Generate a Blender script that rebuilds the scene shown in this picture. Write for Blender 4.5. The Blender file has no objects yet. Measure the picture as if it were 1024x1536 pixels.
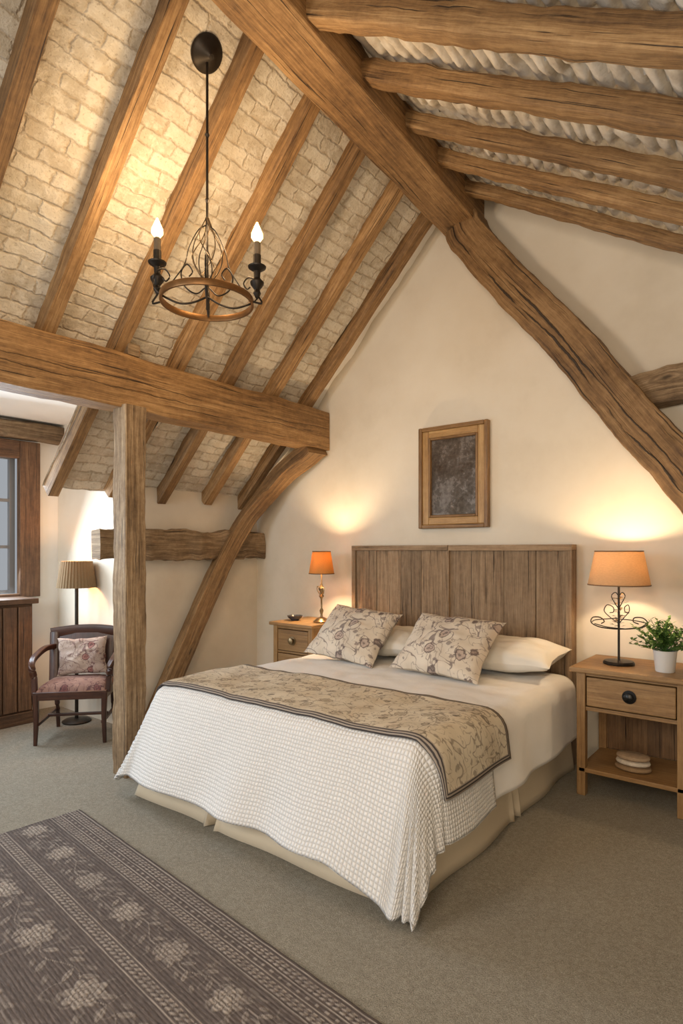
import bpy, math, random
import numpy as np
from mathutils import Vector, Matrix, noise
random.seed(7)
R=random.random
pi=math.pi
COL=bpy.context.scene.collection
try:
    bpy.context.scene.view_settings.view_transform='Standard'
    bpy.context.scene.view_settings.look='None'
except Exception as e: print(e)

# ------------------------------------------------------------------ mesh builder
class MB:
    def __init__(s):
        s.v=[];s.f=[];s.uv=[];s.sh=[];s.mi=[];s.sm=[]
    def face(s,idx,uvs,sh=.5,m=0,smooth=False):
        s.f.append(idx);s.uv.append(uvs);s.sh.append(sh);s.mi.append(m);s.sm.append(smooth)
    def box(s,lo,hi,sh=None,m=0,grain=None,mat=None):
        sh=R() if sh is None else sh
        lo=Vector(lo);hi=Vector(hi);d=hi-lo
        if grain is None: grain=max(range(3),key=lambda i:d[i])
        b=len(s.v);off=(R()*20,R()*20)
        for x in (0,1):
            for y in (0,1):
                for z in (0,1):
                    p=Vector((hi.x if x else lo.x,hi.y if y else lo.y,hi.z if z else lo.z))
                    s.v.append(tuple(p))
        def P(i): return Vector(s.v[b+i])
        fs=[((0,1,3,2),0),((4,6,7,5),0),((0,4,5,1),1),((2,3,7,6),1),((0,2,6,4),2),((1,5,7,3),2)]
        for idx,ax in fs:
            oth=[a for a in (0,1,2) if a!=ax]
            uvs=[]
            for i in idx:
                p=P(i)
                if ax==grain: uvs.append((p[oth[0]]*.3+off[0],p[oth[1]]+off[1]))
                else:
                    o=[a for a in oth if a!=grain][0]
                    uvs.append((p[grain]+off[0],p[o]+off[1]+ax*.37))
            s.face([b+i for i in idx],uvs,sh,m)
        if mat is not None:
            for i in range(8): s.v[b+i]=tuple(mat@Vector(s.v[b+i]))
    def sweep(s,path,w,h=None,up=(0,0,1),sec='rect',n=12,jit=0.0,freq=6,sh=None,m=0,cap=True,smooth=True,chamf=.12,closed=False,sq=.62):
        sh=R() if sh is None else sh
        h=w if h is None else h
        N=len(path);path=[Vector(p) for p in path]
        W=w if isinstance(w,(list,tuple)) else [w]*N
        H=h if isinstance(h,(list,tuple)) else [h]*N
        if sec=='rect':
            c=chamf
            S=[(-1,-1+c),(-1,0),(-1,1-c),(-1+c,1),(0,1),(1-c,1),(1,1-c),(1,0),(1,-1+c),(1-c,-1),(0,-1),(-1+c,-1)]
        elif sec=='squircle':
            S=[]
            for i in range(n):
                a=2*pi*i/n;ca,sa=math.cos(a),math.sin(a);S.append((math.copysign(abs(ca)**sq,ca),math.copysign(abs(sa)**sq,sa)))
        else:
            S=[(math.cos(2*pi*i/n),math.sin(2*pi*i/n)) for i in range(n)]
        K=len(S);b=len(s.v);L=0;us=[];off=(R()*20,R()*20)
        up=Vector(up)
        for i,p in enumerate(path):
            if closed: T=path[(i+1)%N]-path[i-1]
            else: T=path[min(i+1,N-1)]-path[max(i-1,0)]
            T.normalize()
            u=up
            if abs(T.dot(u))>.98: u=Vector((1,0,0)) if abs(T.x)<.9 else Vector((0,1,0))
            A=T.cross(u).normalized();B=A.cross(T).normalized()
            if i>0: L+=(path[i]-path[i-1]).length
            us.append(L)
            for (a,c2) in S:
                o=A*(a*W[i]/2)+B*(c2*H[i]/2)
                q=p+o
                if jit: q=q+o.normalized()*jit*noise.noise(q*freq+Vector((off[0],0,0)))+o.normalized()*jit*.5*noise.noise(q*freq*3.1)
                s.v.append(tuple(q))
        per=[0]
        for k in range(K):
            a=S[k];c2=S[(k+1)%K]
            per.append(per[-1]+math.hypot((a[0]-c2[0])*W[0]/2,(a[1]-c2[1])*H[0]/2))
        rng=N if closed else N-1
        for i in range(rng):
            j=(i+1)%N
            uj=us[j] if j else L+.05
            for k in range(K):
                k2=(k+1)%K
                s.face([b+i*K+k,b+j*K+k,b+j*K+k2,b+i*K+k2],
                    [(us[i]+off[0],per[k]),(uj+off[0],per[k]),(uj+off[0],per[k+1]),(us[i]+off[0],per[k+1])],sh,m,smooth)
        if cap and not closed:
            for i,rev in ((0,0),(N-1,1)):
                idx=[b+i*K+k for k in range(K)]
                uv=[(S[k][0]*W[i]*.15+off[0]+3,S[k][1]*H[i]/2) for k in range(K)]
                if rev: idx=idx[::-1];uv=uv[::-1]
                s.face(idx,uv,sh,m)
    def lathe(s,prof,c=(0,0,0),n=32,sh=.5,m=0,sx=1,sy=1,close=False,wob=None):
        b=len(s.v);c=Vector(c);K=len(prof)
        for i in range(n):
            a=2*pi*i/n
            for k,(r,z) in enumerate(prof):
                rr=r*(wob(a,z) if wob else 1)
                s.v.append((c.x+rr*math.cos(a)*sx,c.y+rr*math.sin(a)*sy,c.z+z))
        for i in range(n):
            j=(i+1)%n
            for k in range(K-1):
                s.face([b+i*K+k,b+j*K+k,b+j*K+k+1,b+i*K+k+1],
                   [(i/n,prof[k][1]),((i+1)/n,prof[k][1]),((i+1)/n,prof[k+1][1]),(i/n,prof[k+1][1])],sh,m,True)
    def grid(s,fn,nu,nv,sh=.5,m=0,smooth=True,flip=False):
        b=len(s.v);uv={}
        for i in range(nu+1):
            for j in range(nv+1):
                p,t=fn(i/nu,j/nv)
                s.v.append(tuple(p));uv[(i,j)]=t
        for i in range(nu):
            for j in range(nv):
                c=[(i,j),(i+1,j),(i+1,j+1),(i,j+1)]
                if flip:c=c[::-1]
                s.face([b+a*(nv+1)+d for a,d in c],[uv[q] for q in c],sh,m,smooth)

def obj(mb,name,mats,parent=None,label=None,cat=None,kind=None,group=None,xf=None,bevel=0,sub=0,solid=0,ang=.6):
    if not isinstance(mats,(list,tuple)): mats=[mats]
    vs=[(xf@Vector(v)) if xf is not None else Vector(v) for v in mb.v]
    lo=Vector([min(v[i] for v in vs) for i in range(3)]);hi=Vector([max(v[i] for v in vs) for i in range(3)])
    c=(lo+hi)/2
    if parent is None: c.z=lo.z
    me=bpy.data.meshes.new(name);me.from_pydata([tuple(v-c) for v in vs],[],mb.f)
    l=me.uv_layers.new(name='UVMap')
    flat=[x for f in mb.uv for t in f for x in t[:2]]
    l.data.foreach_set('uv',flat)
    at=me.attributes.new('shade','FLOAT','FACE');at.data.foreach_set('value',mb.sh)
    me.polygons.foreach_set('material_index',mb.mi)
    me.polygons.foreach_set('use_smooth',mb.sm)
    for m in mats: me.materials.append(m)
    me.update()
    if any(mb.sm): me.set_sharp_from_angle(angle=ang)
    o=bpy.data.objects.new(name,me);COL.objects.link(o)
    if parent is not None:
        o.parent=parent;o.location=c-Vector(parent['wloc'])
    else:o.location=c
    o['wloc']=tuple(c)
    if label:o['label']=label
    if cat:o['category']=cat
    if kind:o['kind']=kind
    if group:o['group']=group
    if solid:
        md=o.modifiers.new('s','SOLIDIFY');md.thickness=solid;md.offset=0
    if bevel:
        md=o.modifiers.new('b','BEVEL');md.width=bevel;md.segments=2;md.limit_method='ANGLE';md.angle_limit=.7
    if sub:
        md=o.modifiers.new('ss','SUBSURF');md.levels=sub;md.render_levels=sub
    return o
def thing(name,loc,label,cat,group=None):
    e=bpy.data.objects.new(name,None);COL.objects.link(e);e.location=loc;e.empty_display_size=.05
    e['wloc']=tuple(loc);e['label']=label;e['category']=cat
    if group:e['group']=group
    return e
def spath(pts,n=40):
    pts=[Vector(p) for p in pts]
    out=[]
    P=[pts[0]*2-pts[1]]+pts+[pts[-1]*2-pts[-2]]
    segs=len(pts)-1
    for i in range(n+1):
        t=i/n*segs;k=min(int(t),segs-1);f=t-k
        a,b,c,d=P[k],P[k+1],P[k+2],P[k+3]
        out.append(.5*((2*b)+(c-a)*f+(2*a-5*b+4*c-d)*f*f+(3*b-a-3*c+d)*f**3))
    return out
def line(a,b,n=20):
    a=Vector(a);b=Vector(b);return [a.lerp(b,i/n) for i in range(n+1)]

# ------------------------------------------------------------------ materials
class E:
    def __init__(s,nt,k): s.nt=nt;s.k=k
    def _m(s,op,*a):
        n=s.nt.nodes.new('ShaderNodeMath');n.operation=op
        for i,x in enumerate(a):
            if isinstance(x,E): s.nt.links.new(x.k,n.inputs[i])
            else: n.inputs[i].default_value=x
        return E(s.nt,n.outputs[0])
    def __add__(s,o): return s._m('ADD',s,o)
    __radd__=__add__
    def __sub__(s,o): return s._m('SUBTRACT',s,o)
    def __rsub__(s,o): return s._m('SUBTRACT',o,s)
    def __mul__(s,o): return s._m('MULTIPLY',s,o)
    __rmul__=__mul__
    def __truediv__(s,o): return s._m('DIVIDE',s,o)
    def lt(s,o): return s._m('LESS_THAN',s,o)
    def gt(s,o): return s._m('GREATER_THAN',s,o)
    def f(s,op,*a): return s._m(op,s,*a)
    def step(s,a,b):
        n=s.nt.nodes.new('ShaderNodeMapRange');n.interpolation_type='SMOOTHSTEP'
        s.nt.links.new(s.k,n.inputs[0]);n.inputs[1].default_value=a;n.inputs[2].default_value=b
        return E(s.nt,n.outputs[0])
class Mat:
    def __init__(s,name,rough=.7,metal=0.0):
        s.m=bpy.data.materials.new(name);s.m.use_nodes=True;s.nt=s.m.node_tree
        s.b=s.nt.nodes['Principled BSDF'];s.b.inputs['Roughness'].default_value=rough;s.b.inputs['Metallic'].default_value=metal
        s.out=s.nt.nodes['Material Output']
    def uv(s,sx=1,sy=1,src='UV'):
        t=s.nt.nodes.new('ShaderNodeTexCoord');mp=s.nt.nodes.new('ShaderNodeMapping')
        s.nt.links.new(t.outputs[src],mp.inputs[0]);mp.inputs['Scale'].default_value=(sx,sy,1 if src=='UV' else sx)
        return mp.outputs[0]
    def xy(s,vec):
        n=s.nt.nodes.new('ShaderNodeSeparateXYZ');s.nt.links.new(vec,n.inputs[0]);return E(s.nt,n.outputs[0]),E(s.nt,n.outputs[1])
    def comb(s,x,y):
        n=s.nt.nodes.new('ShaderNodeCombineXYZ')
        for i,v in enumerate((x,y)):
            if isinstance(v,E): s.nt.links.new(v.k,n.inputs[i])
            else:n.inputs[i].default_value=v
        return n.outputs[0]
    def noise(s,vec,scale=1,detail=5,rough=.55,dist=0):
        n=s.nt.nodes.new('ShaderNodeTexNoise');s.nt.links.new(vec,n.inputs['Vector'])
        n.inputs['Scale'].default_value=scale;n.inputs['Detail'].default_value=detail;n.inputs['Roughness'].default_value=rough;n.inputs['Distortion'].default_value=dist
        return E(s.nt,n.outputs[0])
    def vor(s,vec,scale=1,feat='F1',rnd=1):
        n=s.nt.nodes.new('ShaderNodeTexVoronoi');n.feature=feat;s.nt.links.new(vec,n.inputs['Vector']);n.inputs['Scale'].default_value=scale
        n.inputs['Randomness'].default_value=rnd
        c=s.nt.nodes.new('ShaderNodeSeparateColor');
        if feat=='F1': s.nt.links.new(n.outputs['Color'],c.inputs[0])
        return E(s.nt,n.outputs['Distance']),E(s.nt,c.outputs[0]),E(s.nt,c.outputs[1])
    def ramp(s,fac,stops):
        n=s.nt.nodes.new('ShaderNodeValToRGB');s.nt.links.new(fac.k,n.inputs[0]);e=n.color_ramp.elements
        while len(e)<len(stops): e.new(.5)
        for q,(p,c) in zip(e,stops): q.position=p;q.color=(*c,1)
        return n.outputs[0]
    def mix(s,fac,a,b,mode='MIX'):
        n=s.nt.nodes.new('ShaderNodeMix');n.data_type='RGBA';n.blend_type=mode
        if isinstance(fac,E): s.nt.links.new(fac.k,n.inputs[0])
        else:n.inputs[0].default_value=fac
        for i,v in ((6,a),(7,b)):
            if isinstance(v,tuple): n.inputs[i].default_value=(*v,1)
            elif isinstance(v,E):s.nt.links.new(v.k,n.inputs[i])
            else:s.nt.links.new(v,n.inputs[i])
        return n.outputs[2]
    def col(s,c):
        if isinstance(c,tuple): s.b.inputs['Base Color'].default_value=(*c,1)
        else:s.nt.links.new(c,s.b.inputs['Base Color'])
    def bump(s,h,strength=.4,dist=.01):
        n=s.nt.nodes.new('ShaderNodeBump');n.inputs['Strength'].default_value=strength;n.inputs['Distance'].default_value=dist
        s.nt.links.new(h.k,n.inputs['Height']);s.nt.links.new(n.outputs[0],s.b.inputs['Normal'])
    def attr(s,name='shade'):
        n=s.nt.nodes.new('ShaderNodeAttribute');n.attribute_name=name;return E(s.nt,n.outputs['Fac'])

def wood(name,dark,mid,light,rough=.6,crack=None,var=.35,gs=1.0,bump=.75,cracks=.9,cw=.006,ck=1.0):
    M=Mat(name,rough)
    n1=M.noise(M.uv(1.3*gs,30*gs),1.6,10,.74,.15)
    n2=M.noise(M.uv(.9,3.0),1.6,5,.6,.4)
    n4=M.noise(M.uv(5*gs,170*gs),1.3,3,.6)
    n5=M.noise(M.uv(14,14),1.5,6,.7)
    f=n1*.50+n2*.28+n4*.20+n5*.18-.08
    c=M.ramp(f,[(.38,dark),(.5,mid),(.61,light)])
    n3=M.noise(M.uv(.6*gs,38*gs),2.2,4,.55,.2)
    cr=n3.step(.63,.665)
    c=M.mix(cr*cracks,c,tuple(x*.18 for x in dark))
    dk,rr,_=M.vor(M.uv(1.3,4.0),1.3)
    wob=M.noise(M.uv(8,24),2,3)
    dd=dk+(wob-.5)*.05
    kn=(1-dd.step(.03,.09))*rr.gt(.4)
    kr=(1-(dd-.13).f('ABSOLUTE').step(.01,.035))*rr.gt(.4)
    c=M.mix(kn*.8,c,tuple(x*.3 for x in dark));c=M.mix(kr*.4,c,dark)
    h=n1*.8+n4*.3-cr*1.3+n5*.35
    if crack is not None:
        x,y=M.xy(M.uv(1,1))
        for q,(off,amp,frq) in enumerate(((0,.09,1.3),(.05,.12,.9))):
            w=M.noise(M.uv(frq,0.001),1+q*.37,6,.65);w2=M.noise(M.uv(.8,0.001),1.7+q,2)
            dd=(y-crack-off-(w-.5)*amp).f('ABSOLUTE')
            k=(1-(dd-w2.step(.4,.65)*cw).step(0.0003,.0035))*w2.step(.40,.50)*ck
            c=M.mix(k,c,(.014,.008,.004));h=h-k*2
    s=M.attr()*var+(1-var/2)
    n=M.nt.nodes.new('ShaderNodeVectorMath');n.operation='SCALE';M.nt.links.new(c,n.inputs[0]);M.nt.links.new(s.k,n.inputs['Scale'])
    M.col(n.outputs[0]);M.bump(h,bump,.009)
    return M.m
def plain(name,c,rough=.6,metal=0,ns=0,amt=.15,bump=0,bs=200):
    M=Mat(name,rough,metal)
    if ns:
        n=M.noise(M.uv(ns,ns,'Object'),1,5,.6)
        M.col(M.ramp(n,[(.3,tuple(x*(1-amt) for x in c)),(.7,tuple(min(1,x*(1+amt)) for x in c))]))
    else: M.col(c)
    if bump: M.bump(M.noise(M.uv(bs,bs,'Object'),1,3,.6),bump,.003)
    return M.m
def emis(name,c,st):
    M=Mat(name);M.col(c);M.b.inputs['Emission Color'].default_value=(*c,1);M.b.inputs['Emission Strength'].default_value=st;return M.m

oc=((.085,.042,.016),(.255,.14,.053),(.44,.27,.12))
OAK=wood('oak_rafter',*oc,.65)
OAKT=wood('oak_beam',*oc,.65,crack=.62,cw=.0,ck=.6)
OAKC=wood('oak_cracked',(.08,.04,.016),(.235,.13,.05),(.40,.245,.11),.65,crack=.74,cw=.005,ck=.9)
OAKD=wood('oak_weathered',(.075,.045,.023),(.22,.145,.078),(.41,.30,.18),.8)
LOG=wood('oak_log',(.09,.046,.018),(.26,.147,.058),(.44,.28,.128),.6)
HEADB=wood('headboard_wood',(.13,.08,.043),(.27,.18,.103),(.40,.28,.17),.75,var=.4)
PINE=wood('pine_furniture',(.17,.088,.032),(.30,.17,.066),(.40,.245,.105),.5,var=.2,bump=.2,cracks=.4)
PINED=wood('pine_dark',(.10,.052,.022),(.18,.10,.045),(.26,.15,.07),.6,var=.4)
MAHOG=wood('mahogany',(.022,.008,.005),(.05,.018,.01),(.09,.035,.018),.3,bump=.1)
DARKW=wood('dark_cupboard',(.045,.022,.011),(.12,.06,.028),(.21,.115,.056),.6,var=.6)
GILT=wood('frame_wood',(.26,.135,.04),(.44,.255,.09),(.56,.36,.15),.4,bump=.15,cracks=.2)

M=Mat('wall_plaster',.9)
n=M.noise(M.uv(1.1,1.1,'Object'),1.3,6,.6)
M.col(M.ramp(n,[(.3,(.655,.58,.46)),(.5,(.735,.665,.545)),(.72,(.785,.725,.61))]))
M.bump(M.noise(M.uv(9,9,'Object'),1,6,.6),.18,.01);PLASTER=M.m
WHITE=plain('white_plaster',(.80,.78,.73),.9,ns=2,amt=.05)

M=Mat('ceiling_brick',.95)
t=M.uv(1,1);x,y=M.xy(t)
w1=M.noise(M.uv(2.5,2.5),1,4);w2=M.noise(M.uv(3,3),1.3,4)
w3=M.noise(M.uv(16,16),1,5,.65);w4=M.noise(M.uv(18,18),1.3,5,.65)
v=M.comb(x+(w1-.5)*.12+(w3-.5)*.045,y+(w2-.5)*.05+(w4-.5)*.03)
br=M.nt.nodes.new('ShaderNodeTexBrick');M.nt.links.new(v,br.inputs['Vector'])
br.inputs['Scale'].default_value=1;br.inputs['Brick Width'].default_value=.19;br.inputs['Row Height'].default_value=.074
br.inputs['Mortar Size'].default_value=.010;br.inputs['Mortar Smooth'].default_value=1;br.inputs['Bias'].default_value=-.1
br.inputs['Color1'].default_value=(.54,.475,.37,1);br.inputs['Color2'].default_value=(.74,.685,.575,1);br.inputs['Mortar'].default_value=(.48,.395,.285,1)
n=M.noise(M.uv(18,18),1,8,.7);n2=M.noise(M.uv(2.2,2.2),1,5);n6=M.noise(M.uv(60,60),1,4,.7)
c=M.mix(n.step(.43,.63)*.6,br.outputs['Color'],(.80,.76,.67))
c=M.mix(n2.step(.5,.72)*.35,c,(.47,.38,.28))
c=M.mix((1-n6.step(.33,.45))*.5,c,(.30,.23,.15))
M.col(c)
mort=E(M.nt,br.outputs['Fac'])
M.bump((1-mort)*.42+n*.9+n6*.25,.75,.018);BRICK=M.m
M=Mat('ceiling_lumpy_plaster',.9)
n=M.noise(M.uv(12,12),1,6,.6)
M.col(M.ramp(n,[(.3,(.56,.49,.39)),(.5,(.76,.70,.59)),(.7,(.86,.82,.73))]));M.bump(n,.6,.015);LUMP=M.m
M=Mat('carpet',1.0)
n=M.noise(M.uv(230,230,'Object'),1,3,.7);n2=M.noise(M.uv(2,2,'Object'),1,4);n3=M.noise(M.uv(75,75,'Object'),1,3,.6)
c=M.ramp(n*.7+n3*.3,[(.33,(.155,.138,.105)),(.5,(.315,.285,.225)),(.67,(.49,.455,.375))])
c=M.mix(n2.step(.35,.7)*.15,c,(.28,.25,.19));M.col(c);M.bump(n+n3*.4,.9,.009);CARPET=M.m
def waffle():
    M=Mat('waffle_cotton',.95)
    x,y=M.xy(M.uv(1,1));w=M.noise(M.uv(14,14),1,3);w2=M.noise(M.uv(15,15),1.1,3);k=pi/.0165
    a=((x+(w-.5)*.012)*k).f('SINE').f('ABSOLUTE');b=((y+(w2-.5)*.012)*k).f('SINE').f('ABSOLUTE')
    h=(a*b).f('POWER',.8)
    n=M.noise(M.uv(40,40),1,3)
    M.col(M.mix(h.step(.02,.6)*.8+n*.2,(.62,.615,.605),(.82,.815,.80)));M.bump(h+n*.4,.8,.006)
    M.b.inputs['Sheen Weight'].default_value=.2
    return M.m
WAFFLE=waffle()
def fabric(name,c,fold=.15):
    M=Mat(name,.9);n=M.noise(M.uv(2.5,2.5,'Object'),1.2,4)
    M.col(M.mix(n.step(.3,.7)*.12,c,tuple(x*.8 for x in c)))
    M.bump(M.noise(M.uv(7,7,'Object'),1,4),fold,.02);return M.m
SHEET=fabric('white_linen',(.81,.795,.765),.35);PILW=fabric('pillow_linen',(.79,.76,.69),.2);SKIRT=fabric('cream_valance',(.64,.55,.41),.25)
def floral(name,base,base2,vine,bloom,sc=1.0,border=None,st_=1.0):
    M=Mat(name,.9)
    u=M.uv(sc,sc)
    n1=M.noise(u,9,2,.5,.8);vin=1-((n1-.5).f('ABSOLUTE')).step(.006,.024)
    n2=M.noise(u,14,2,.5,.5);vin2=1-((n2-.48).f('ABSOLUTE')).step(.004,.022)
    x,y=M.xy(u)
    nn=M.noise(u,26,3,.6);wv=M.comb(x+(nn-.5)*.06,y+(nn-.5)*.05)
    d,r,g=M.vor(wv,9);th=r.gt(.3)
    bl=(1-d.step(.26,.33))*th
    ring=(1-(d-.27).f('ABSOLUTE').step(.01,.045))*th
    ring2=(1-(d-.12).f('ABSOLUTE').step(.01,.04))*th
    core=(1-d.step(.03,.07))*th
    d2,r2,g2=M.vor(wv,20);lf=(1-d2.step(.22,.32))*r2.gt(.5)
    c=M.mix(M.noise(u,5,4).step(.35,.65),base,base2)
    c=M.mix(vin*.75*st_,c,vine);c=M.mix(vin2*.5*st_,c,vine)
    c=M.mix(lf*.65*st_,c,vine);c=M.mix(bl*.75,c,bloom);dk=tuple(q*.6 for q in vine)
    c=M.mix(ring*.8*st_,c,dk);c=M.mix(ring2*.6*st_,c,dk);c=M.mix(core*.9*st_,c,dk)
    if border:
        L,W,bw=border
        x,y=M.xy(M.uv(1,1))
        e=y.f('MINIMUM',W-y).f('MINIMUM',L-x)
        bm=1-e.step(bw-.001,bw+.001)
        st=(e*(2*pi/.012)).f('SINE').gt(.0)
        c=M.mix(bm,c,M.mix(st,(.06,.05,.048),(.34,.29,.24)))
    M.col(c);M.bump(M.noise(M.uv(300,300),1,2),.2,.002);return M.m
FCUSH=floral('floral_cushion',(.56,.48,.38),(.66,.585,.48),(.12,.085,.085),(.42,.32,.27),.9)
FCHAIR=floral('floral_chair_cushion',(.32,.24,.20),(.43,.34,.28),(.10,.04,.04),(.24,.08,.07),1.3)
FSEAT=floral('floral_seat',(.17,.085,.065),(.27,.16,.12),(.06,.018,.018),(.12,.03,.028),1.2)
IRON=plain('wrought_iron',(.035,.028,.022),.45,.7,ns=20,amt=.3)
IRONB=plain('brown_iron',(.10,.07,.04),.45,.7,ns=20,amt=.3)
BRONZE=plain('bronze_ring',(.22,.11,.04),.4,.7,ns=12,amt=.3)
BRASS=plain('aged_brass',(.3,.22,.12),.35,.8,ns=20,amt=.3)
BLACK=plain('black_knob',(.012,.011,.01),.3,.4)
POT=plain('pot_ceramic',(.72,.72,.70),.4,ns=10,amt=.04)
M=Mat('leaf_green',.5);n=M.attr();M.col(M.ramp(n,[(0,(.03,.09,.015)),(1,(.16,.30,.06))]));LEAF=M.m
def shade_mat(name,c,em,es,pleat=False,tr=.5):
    M=Mat(name,.9)
    M.col(c)
    n=M.noise(M.uv(60,200),1,2);M.col(M.mix(n.step(.3,.7),c,tuple(q*.85 for q in c)))
    M.b.inputs['Emission Color'].default_value=(*em,1);M.b.inputs['Emission Strength'].default_value=es
    t=M.nt.nodes.new('ShaderNodeBsdfTranslucent');t.inputs[0].default_value=(*c,1)
    mx=M.nt.nodes.new('ShaderNodeMixShader');mx.inputs[0].default_value=tr
    M.nt.links.new(M.b.outputs[0],mx.inputs[1]);M.nt.links.new(t.outputs[0],mx.inputs[2]);M.nt.links.new(mx.outputs[0],M.out.inputs[0])
    return M.m

# ------------------------------------------------------------------ constants
YW=3.78
XK=-4.0
def zr(x): return 3.585+.992*(x+2.07)       # rafter underside
def zc(x): return zr(x)+.11                 # left ceiling surface
def zg(x): return 3.6-.62*(x+1.74)          # hewn rafter centre
def zd(x): return zg(x)+.09

def slab(name,lo,hi,mat):
    mb=MB();mb.box(lo,hi);return obj(mb,name,mat,kind='structure')

slab('floor',(-5.2,-1.6,-.1),(1.8,YW+.1,0),CARPET)
mb=MB()
prof=[(-4.15,0),(1.75,0),(1.75,1.6),(-1.80,zd(-1.80)+.05),(-1.95,zc(-1.95)+.1),(-4.15,zc(-4.15)+.05)]
for y in (YW,YW+.12):
    for x,z in prof: mb.v.append((x,y,z))
K=len(prof)
mb.face(list(range(K))[::1],[(x,z) for x,z in prof]);mb.face([K+i for i in range(K)][::-1],[(x,z) for x,z in prof][::-1])
for i in range(K):
    j=(i+1)%K;mb.face([i,K+i,K+j,j],[(0,0)]*4)
obj(mb,'wall_back',PLASTER,kind='structure')
slab('wall_left',(XK-.12,2.45,0),(XK,YW,zc(XK)),PLASTER)
slab('wall_recess',(-5.1,2.45,0),(XK-.12,2.55,2.36),PLASTER)
mb=MB()
XD=-5.0
mb.box((XD-.12,.6,0),(XD,2.45,.95));mb.box((XD-.12,.6,2.06),(XD,2.45,2.36));mb.box((XD-.12,2.2,.95),(XD,2.45,2.06));mb.box((XD-.12,.6,.95),(XD,1.1,2.06))
obj(mb,'wall_window',WHITE,kind='structure')
slab('wall_recess_end',(-5.1,.5,0),(XK-.12,.6,2.36),WHITE)
slab('wall_left_rear',(XK-.12,-1.6,0),(XK,.5,zc(XK)),PLASTER)
slab('wall_right',(1.7,-1.6,0),(1.8,YW,1.62),PLASTER)
slab('ceiling_recess',(-5.1,.5,2.34),(-3.33,2.45,2.38),WHITE)
mb=MB()
mb.v=[(-3.36,2.44,zc(-3.36)+.03),(-4.12,2.44,zc(-4.12)+.03),(-4.12,2.44,2.36),(-3.36,2.44,2.36)]
mb.face([0,1,2,3],[(0,0)]*4);obj(mb,'wall_recess_gable',WHITE,kind='structure')
mb=MB()
def cl(y0,y1,x0,x1,m):
    def fn(a,b):
        y=y0+(y1-y0)*a;x=x0+(x1-x0)*b
        d=.022*noise.noise(Vector((x*5,y*5,0)))+.010*noise.noise(Vector((x*16,y*16,3)))
        return (x-.7*d,y,zc(x)+.7*d),(y,(x+4.2)*1.41)
    mb.grid(fn,max(2,int((y1-y0)/.03)),80,m=m)
cl(-1.6,.55,-4.05,-1.80,0);cl(.55,1.88,-3.38,-1.80,0);cl(1.88,3.66,-4.05,-1.80,0);cl(3.66,YW+.02,-4.05,-1.80,1)
obj(mb,'ceiling_left',[BRICK,WHITE],kind='structure')
mb=MB()
def fn(a,b):
    y=-1.6+(YW+1.62)*a;x=-1.9+3.65*b
    s=x*1.177
    k=s/.075+.5*noise.noise(Vector((0,y*2.5,7)))+.6*noise.noise(Vector((s*3,y*5,2)))
    h=abs(math.sin(pi*k))**.55*.032*(1+.5*noise.noise(Vector((s*4,y*6,9))))+.022*noise.noise(Vector((s*9,y*9,0)))+.010*noise.noise(Vector((s*25,y*25,0)))
    return (x,y,zd(x)+.02-h),(y,s)
mb.grid(fn,190,460)
obj(mb,'ceiling_right',LUMP,kind='structure')

# ------------------------------------------------------------------ timbers
YR=[1.08,1.52,1.92,2.34,2.76,3.19,3.585]
for i,y in enumerate(YR):
    mb=MB();xl=-3.42 if y<1.8 else -4.0+.02*(i%2)
    dv=Vector((.71,0,-.704))
    p0=Vector((xl,y+.03*(R()-.5),zr(xl)))-dv*.045;p1=Vector((-1.93,y,zr(-1.93)))-dv*.045
    mb.sweep(line(p0,p1,36),.074+.008*R(),.115,up=(-.71,0,.704),jit=.005,freq=4,chamf=.05)
    obj(mb,'rafter',OAK,label='sloping oak rafter against whitewashed brick ceiling',cat='beam',group='rafters on the brick slope')
for i,(y,r) in enumerate(zip([1.05,1.45,1.88,2.29,2.71,3.09,3.48],[.098,.098,.100,.092,.08,.077,.074])):
    mb=MB();x1=1.68
    pts=[Vector((-1.78+ (x1+1.78)*t, y+.012*noise.noise(Vector((t*4,i,0))), zg(-1.78+(x1+1.78)*t)+.008*noise.noise(Vector((t*5,i*3,5))))) for t in [k/120 for k in range(121)]]
    mb.sweep(pts,[r*(1+.05*noise.noise(Vector((k*.12,i,3)))) for k in range(121)],None,sec='squircle',n=20,jit=.008,freq=10,sq=.30)
    obj(mb,'pole_rafter',LOG,label='rough hewn squared oak rafter under lumpy plaster',cat='beam',group='hewn rafters')
mb=MB();mb.sweep(line((-1.54,-1.6,3.62),(-1.90,YW-.02,3.60),70),.25,.28,jit=.006,freq=2.5,chamf=.04)
obj(mb,'ridge_beam',OAKT,label='massive oak ridge beam along the roof apex',cat='beam')
mb=MB();mb.sweep(line((-3.22,-1.6,2.29),(-3.22,YW-.01,2.275),110),.17,.31,jit=.009,freq=3,chamf=.04)
obj(mb,'tie_beam',OAKT,label='thick horizontal oak beam resting on the post',cat='beam')
mb=MB();mb.box((-3.21,1.95,2.442),(-3.14,2.03,2.515))
obj(mb,'wooden_peg',OAKD,bevel=.006,label='small oak wedge block on top of the beam',cat='peg')
mb=MB();mb.sweep(line((-3.165,1.975,0),(-3.165,1.975,2.14),70),.135,.135,up=(0,1,0),jit=.009,freq=6,chamf=.08)
obj(mb,'post',OAKD,label='weathered square oak post standing on the carpet',cat='post')
mb=MB()
pts=spath([(-3.17,3.64,2.13),(-3.32,3.64,2.05),(-3.52,3.62,1.93),(-3.72,3.58,1.74),(-3.86,3.46,1.49),(-3.9,3.2,1.05),(-3.9,2.84,.4),(-3.9,2.62,0)],70)
w=[.23-.10*min(1,k/30) for k in range(71)]
mb.sweep(pts,w,.12,up=(1,.0,.4),jit=.006,freq=5,chamf=.08)
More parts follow.
